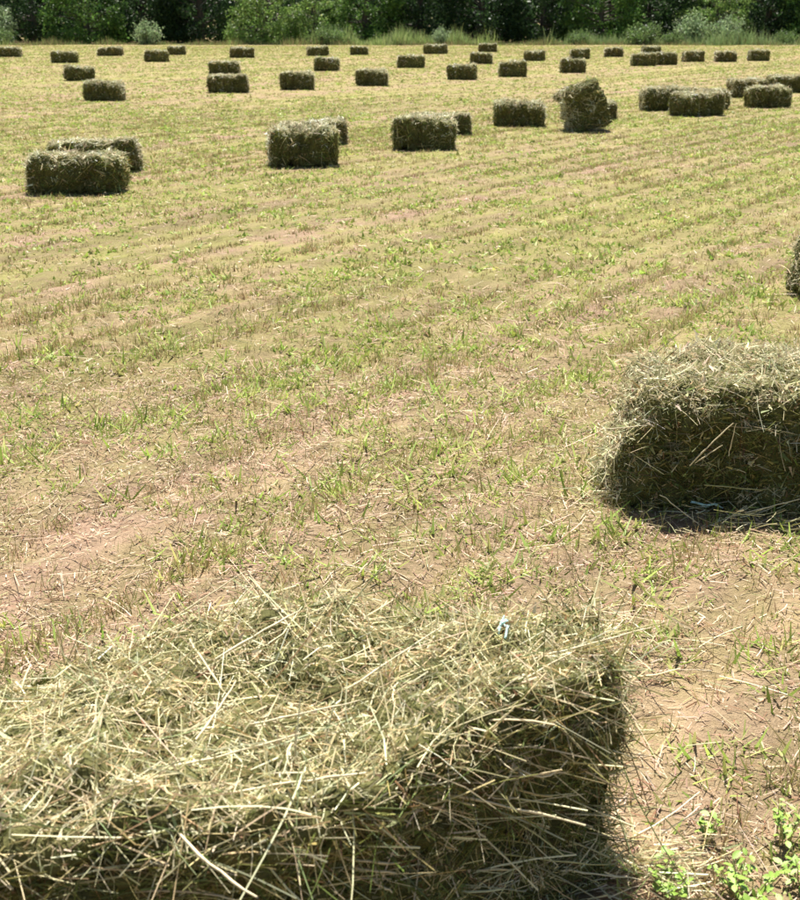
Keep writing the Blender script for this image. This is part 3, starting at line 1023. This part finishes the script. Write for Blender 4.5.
PAL_DARK = [(4, (0.03, 0.065, 0.02)), (3, (0.042, 0.085, 0.025)), (1, (0.07, 0.125, 0.035))]
PAL_MID = [(4, (0.075, 0.16, 0.03)), (3, (0.11, 0.21, 0.04)), (1, (0.17, 0.26, 0.06))]
PAL_LIGHT = [(4, (0.15, 0.25, 0.055)), (3, (0.20, 0.30, 0.08)), (1, (0.27, 0.34, 0.12))]
PAL_PALE = [(4, (0.22, 0.31, 0.15)), (3, (0.29, 0.38, 0.20)), (1, (0.16, 0.24, 0.09))]
T_DARK = [tree_meshes(301 + i, 9.0, 3.0, PAL_DARK, 150, 90, 0.17) for i in range(3)]
T_MID = [tree_meshes(311 + i, 6.0, 2.7, PAL_MID, 140, 110, 0.17) for i in range(2)]
T_LIGHT = [tree_meshes(321 + i, 4.6, 2.3, PAL_LIGHT, 120, 120, 0.16) for i in range(2)]
T_PALE = [tree_meshes(331, 3.8, 1.9, PAL_PALE, 80, 120, 0.15)]

def put_tree(meshes, px, dy, yaw, s, label):
    x = (px - 400) / FPX * (EDGE + dy) * math.cos(PITCH) * 1.02
    root = link("tree", None, loc=(x, EDGE + dy, 0), rot=(0, 0, yaw), scale=(s, s, s))
    link("trunk", meshes[0], root)
    link("crown", meshes[1], root)
    tag(root, label, "tree", "trees along the far field edge")

TREES = [
    (T_PALE[0], -8, 2.8, 0.3, 0.9, "pale silvery tree at the photo's top left corner"),
    (T_DARK[0], 40, 7.5, 1.0, 1.0, "very dark tree right of the pale top-left tree"),
    (T_MID[0], 92, 4.8, 2.0, 0.95, "mid green tree between two dark ones, upper left"),
    (T_DARK[1], 150, 7.9, 3.0, 1.0, "dark tree behind the pale grey bush, upper left"),
    (T_DARK[2], 205, 7.7, 4.0, 1.0, "dark tree just left of the bright light green tree"),
    (T_LIGHT[0], 268, 3.4, 0.7, 1.0, "bright light green leafy tree, upper left of centre"),
    (T_LIGHT[1], 318, 4.0, 2.7, 0.85, "smaller light green tree right of the bright leafy tree"),
    (T_MID[1], 365, 5.2, 5.0, 0.95, "mid green tree behind the first tall light grass"),
    (T_DARK[0], 420, 7.8, 2.2, 1.0, "dark tree at top centre behind the tall light grass"),
    (T_DARK[1], 478, 7.8, 0.2, 1.05, "darkest tree at top centre right, open shade beneath"),
    (T_DARK[2], 540, 7.9, 1.2, 1.0, "dark tree above the upright leaning bale"),
    (T_MID[0], 598, 5.6, 4.1, 0.95, "mid green tree left of the pale willow bushes"),
    (T_DARK[1], 648, 8.5, 2.9, 1.0, "dark tree behind the left willow bush"),
    (T_LIGHT[0], 712, 5.2, 3.9, 0.95, "lighter green tree standing behind the willow bushes at the right"),
    (T_DARK[0], 762, 7.5, 4.4, 1.0, "dark tree near the top right corner"),
    (T_MID[1], 815, 5.2, 1.4, 1.0, "mid green tree cut by the top right corner"),
]
for (m, px, dy, yaw, s, lab) in TREES:
    put_tree(m, px, dy, yaw, s, lab)

# the wood behind reads as one dark mass
def wood():
    ch = []
    rg = np.random.default_rng(77)
    for k in range(1500):
        c = np.array([rg.uniform(-42, 42), EDGE + rg.uniform(9.0, 24), (9.5 * rg.random() ** 1.2) if k % 2 else 3.2 * rg.random()])
        n = 60
        d = norm(rg.normal(size=(n, 3)))
        P = c + d * np.array([1.1, 1.1, 0.8]) * (rg.random((n, 1)) ** 0.4)
        D = norm(d + rg.normal(0, 0.7, (n, 3)))
        ch.append(leaf_quads(P, D, rg.uniform(0.25, 0.45, n), 0.36, np.clip(pick(PAL_DARK, n, rg) * (1 + rg.normal(0, 0.2)), 0.01, 0.4), rg))
    for k in range(46):
        x, y = rg.uniform(-40, 40), EDGE + rg.uniform(10, 18)
        ch.append(limb(np.array([x, y, -0.1]), np.array([x + rg.normal(0, 0.4), y, 8.0]), 0.2, 0.06, 5, 6, 0.1, rg))
        ch[-1] = (ch[-1][0], ch[-1][1], ch[-1][2] * np.array([0.09, 0.07, 0.05]))
    V, F, C = join(ch)
    tag(link("woodland", mesh_from("woodland", V, F, C, mats=[M_LEAF])), "dark wood filling the view behind the edge trees", "wood", kind="stuff")
wood()

def shrub_meshes(seed, h, r, pal, n_stem, per, leaf, upright):
    rg = np.random.default_rng(seed)
    wood_, ch = [], []
    for k in range(n_stem):
        a = rg.random() * 2 * math.pi
        sp = r * rg.random() ** 0.6
        hh = h * rg.uniform(0.55, 1.0) * (1 - 0.35 * (sp / r) ** 2)
        b = np.array([math.cos(a) * sp, math.sin(a) * sp, hh])
        wood_.append(limb(np.array([b[0] * 0.25, b[1] * 0.25, -0.05]), b, 0.022, 0.006, 4, 5, 0.2, rg))
        t = rg.random((per, 1)) ** 0.75
        P = np.array([b[0] * 0.25, b[1] * 0.25, 0.05]) * (1 - t) + b * t + rg.normal(0, 0.16, (per, 3)) * np.array([1, 1, 0.7])
        P[:, 2] = np.maximum(P[:, 2], 0.03)
        D = norm(rg.normal(0, 0.6, (per, 3)) + np.array([0, 0, upright]))
        tone = 1 + rg.normal(0, 0.15)
        ch.append(leaf_quads(P, D, leaf * (0.6 + 0.8 * rg.random(per)), 0.2, np.clip(pick(pal, per, rg, 0.18) * tone, 0.01, 0.6), rg))
    V, F, C = join(ch)
    Vw, Fw, _ = join(wood_)
    return mesh_from("stems", Vw, Fw, smooth=True, mats=[M_BARK]), mesh_from("foliage", V, F, C, mats=[M_LEAF])

S_PALE = [shrub_meshes(401 + i, 2.0, 1.3, PAL_PALE, 40, 60, 0.16, 0.5) for i in range(2)]
S_GREEN = [shrub_meshes(411 + i, 1.6, 1.3, [(3, (0.12, 0.20, 0.06)), (2, (0.17, 0.25, 0.08)), (1, (0.10, 0.15, 0.05))], 36, 60, 0.15, 0.3) for i in range(2)]
SHRUBS = [
    (S_GREEN[0], 6, 0.6, 0.6, 0.75, "low yellow-green bush below the pale tree, top left corner"),
    (S_PALE[0], 150, 0.8, 0.0, 0.78, "pale grey bush in front of dark trees, upper left"),
    (S_GREEN[1], 330, 0.8, 1.2, 0.8, "yellowish bush at the foot of the light green trees"),
    (S_PALE[1], 440, 0.7, 2.0, 0.55, "small pale bush beside the tall grass at top centre"),
    (S_GREEN[0], 575, 0.8, 3.1, 0.6, "small dull green bush behind the far bales right of centre"),
    (S_GREEN[1], 640, 0.8, 4.2, 0.95, "rounded green bush left of the pale willow bushes"),
    (S_PALE[0], 690, 1.4, 1.0, 1.0, "tall pale willow bush, left of the two at the right"),
    (S_PALE[1], 722, 1.1, 2.6, 0.9, "tall pale willow bush, right of the two at the right"),
    (S_GREEN[0], 668, 0.6, 5.0, 0.55, "low green bush in front of the left willow bush"),
    (S_GREEN[1], 780, 0.8, 0.4, 0.6, "low dark green bush at the right end of the field edge"),
]
for (m, px, dy, yaw, s, lab) in SHRUBS:
    x = (px - 400) / FPX * (EDGE + dy) * math.cos(PITCH) * 1.02
    root = link("shrub", None, loc=(x, EDGE + dy, 0), rot=(0, 0, yaw), scale=(s, s, s))
    link("stems", m[0], root)
    link("foliage", m[1], root)
    tag(root, lab, "shrub", "shrubs along the far field edge")

def tall_grass():
    ch = []
    rg = np.random.default_rng(55)
    for (x0, x1, h, n, pal) in ((-40, 840, 0.35, 5000, [(2, (0.22, 0.20, 0.09)), (2, (0.14, 0.17, 0.06)), (2, (0.19, 0.13, 0.07))]),
                                (300, 500, 0.95, 3600, [(3, (0.27, 0.36, 0.12)), (2, (0.34, 0.40, 0.17)), (1, (0.20, 0.28, 0.09))]),
                                (-60, 860, 0.42, 5200, [(3, (0.16, 0.23, 0.07)), (2, (0.24, 0.28, 0.10)), (1, (0.30, 0.26, 0.13))]),
                                (540, 800, 0.9, 2600, [(3, (0.20, 0.29, 0.11)), (2, (0.28, 0.35, 0.16))]),
                                (-40, 30, 0.7, 600, [(3, (0.25, 0.34, 0.10)), (2, (0.32, 0.38, 0.14))])):
        px = rg.uniform(x0, x1, n)
        edge = np.minimum(px - x0, x1 - px)
        px = px[rg.random(n) < np.clip(edge / 40, 0, 1)]
        n = len(px)
        y = EDGE + rg.uniform(0.2, 1.8, n)
        y = y + 1.3 * noise3(np.stack([px * 0.035, 0 * px, 0 * px + h], -1), 8) - 0.5
        x = (px - 400) / FPX * y * math.cos(PITCH) * 1.02
        D = norm(np.stack([rg.normal(0, 0.22, n), rg.normal(0, 0.22, n), np.ones(n)], -1))
        hh = h * (0.4 + 0.8 * rg.random(n)) * (0.65 + 0.55 * noise3(np.stack([x * 0.9, y * 0.4, 0 * x], -1), 5))
        ch.append(ribbons(np.stack([x, y, 0 * x - 0.02], -1), D, hh, np.full(n, 0.035), rg.normal(0, 0.15, (n, 3)), pick(pal, n, rg), 2, rg, 0.2,
                          norm(np.stack([rg.normal(size=n), 0.4 * rg.normal(size=n), 0 * x], -1))))
    V, F, C = join(ch)
    tag(link("tall_grass", mesh_from("tall_grass", V, F, C, mats=[M_GRASS])), "uncut tall grass along the foot of the trees", "tall grass", kind="stuff")
tall_grass()

# ------------------------------------------------------------------ small plants near the camera
def leaf_mesh():
    V = [[0, 0, 0], [.3, .24, .05], [.3, 0, 0], [.3, -.24, .05], [.65, .27, .03], [.65, 0, -.03], [.65, -.27, .03], [1, 0, -.10], [.85, .14, -.02], [.85, -.14, -.02]]
    F3 = np.array([[0, 2, 1], [0, 3, 2], [8, 5, 7], [9, 7, 5]])
    F4 = np.array([[1, 2, 5, 4], [2, 3, 6, 5]])
    F3b = np.array([[4, 5, 8], [6, 9, 5]])
    return mesh_from("leaf", np.array(V), [np.concatenate([F3, F3b]), F4], smooth=True, mats=[M_WEED])
LEAF = leaf_mesh()

def weed(px, py, h, spread, n_stem, per, size, label, seed):
    rg = np.random.default_rng(seed)
    p = at(px, py)
    root = link("weed", None, loc=(p[0], p[1], float(gz(p[0:1], p[1:2])[0])))
    tag(root, label, "weed", "leafy green weeds on the bare soil")
    for s in range(n_stem):
        a = 2 * math.pi * (s + rg.random() * 0.7) / n_stem
        tip = np.array([math.cos(a) * spread * rg.uniform(0.3, 1), math.sin(a) * spread * rg.uniform(0.3, 1), h * rg.uniform(0.6, 1.1)])
        v, f, _ = limb(np.array([tip[0] * 0.15, tip[1] * 0.15, -0.01]), tip, 0.0022, 0.001, 4, 5, 0.15, rg)
        link("stem", mesh_from("stem", v, f, smooth=True, mats=[M_STALK2]), root)
        for k in range(per):
            t = 0.35 + 0.65 * (k + 0.5) / per
            q = tip * t + rg.normal(0, 0.003, 3)
            q[2] = max(q[2], 0.008)
            o = link("leaf", LEAF, root, loc=q, rot=(rg.normal(0, 0.35), rg.normal(-0.15, 0.4), rg.random() * 6.28))
            sz = size * rg.uniform(0.6, 1.25)
            o.scale = (sz, sz, sz)

weed(742, 895, 0.07, 0.10, 12, 7, 0.022, "widest low leafy weed at the bottom edge, lower right", 1)
weed(668, 896, 0.06, 0.07, 9, 7, 0.020, "leafy weed at the bottom edge touching the foreground bale's shadow", 2)
weed(706, 842, 0.06, 0.035, 6, 5, 0.019, "small upright two-tuft weed on bare soil, lower right", 3)
weed(785, 840, 0.09, 0.06, 10, 6, 0.018, "taller weed beside the right edge near the bottom corner", 4)
weed(800, 885, 0.07, 0.06, 8, 6, 0.020, "leafy weed cut by the right edge at the bottom corner", 5)

def dry_stalk(px, py, h, lean, label, seed):
    p = at(px, py)
    root = link("dry_stalk", None, loc=(p[0], p[1], float(gz(p[0:1], p[1:2])[0]) - 0.01))
    rg = np.random.default_rng(seed)
    v, f, _ = limb(np.zeros(3), np.array([lean[0], lean[1], h]), 0.0028, 0.0016, 7, 6, 0.08, rg)
    link("stem", mesh_from("stem", v, f, smooth=True, mats=[M_STALK]), root)
    for t in (0.35, 0.6, 0.95):
        b = np.array([lean[0], lean[1], h]) * t
        e = b + np.array([rg.normal(0, 0.02), rg.normal(0, 0.02), 0.05 * rg.random() + 0.01])
        v, f, _ = limb(b, e, 0.0014, 0.0006, 3, 5, 0.1, rg)
        link("side_shoot", mesh_from("side_shoot", v, f, smooth=True, mats=[M_STALK]), root)
    tag(root, label, "stalk", "pale dry stalks left standing")
dry_stalk(76, 668, 0.20, (0.02, -0.02), "tall pale dry stalk standing behind the left of the foreground bale", 8)
dry_stalk(66, 672, 0.11, (-0.005, 0.0), "shorter dry stalk beside the tall stalk left of the foreground bale", 9)
dry_stalk(616, 312, 0.18, (-0.05, 0.02), "thin pale stalk leaning left alone in the stubble above the right bale", 10)
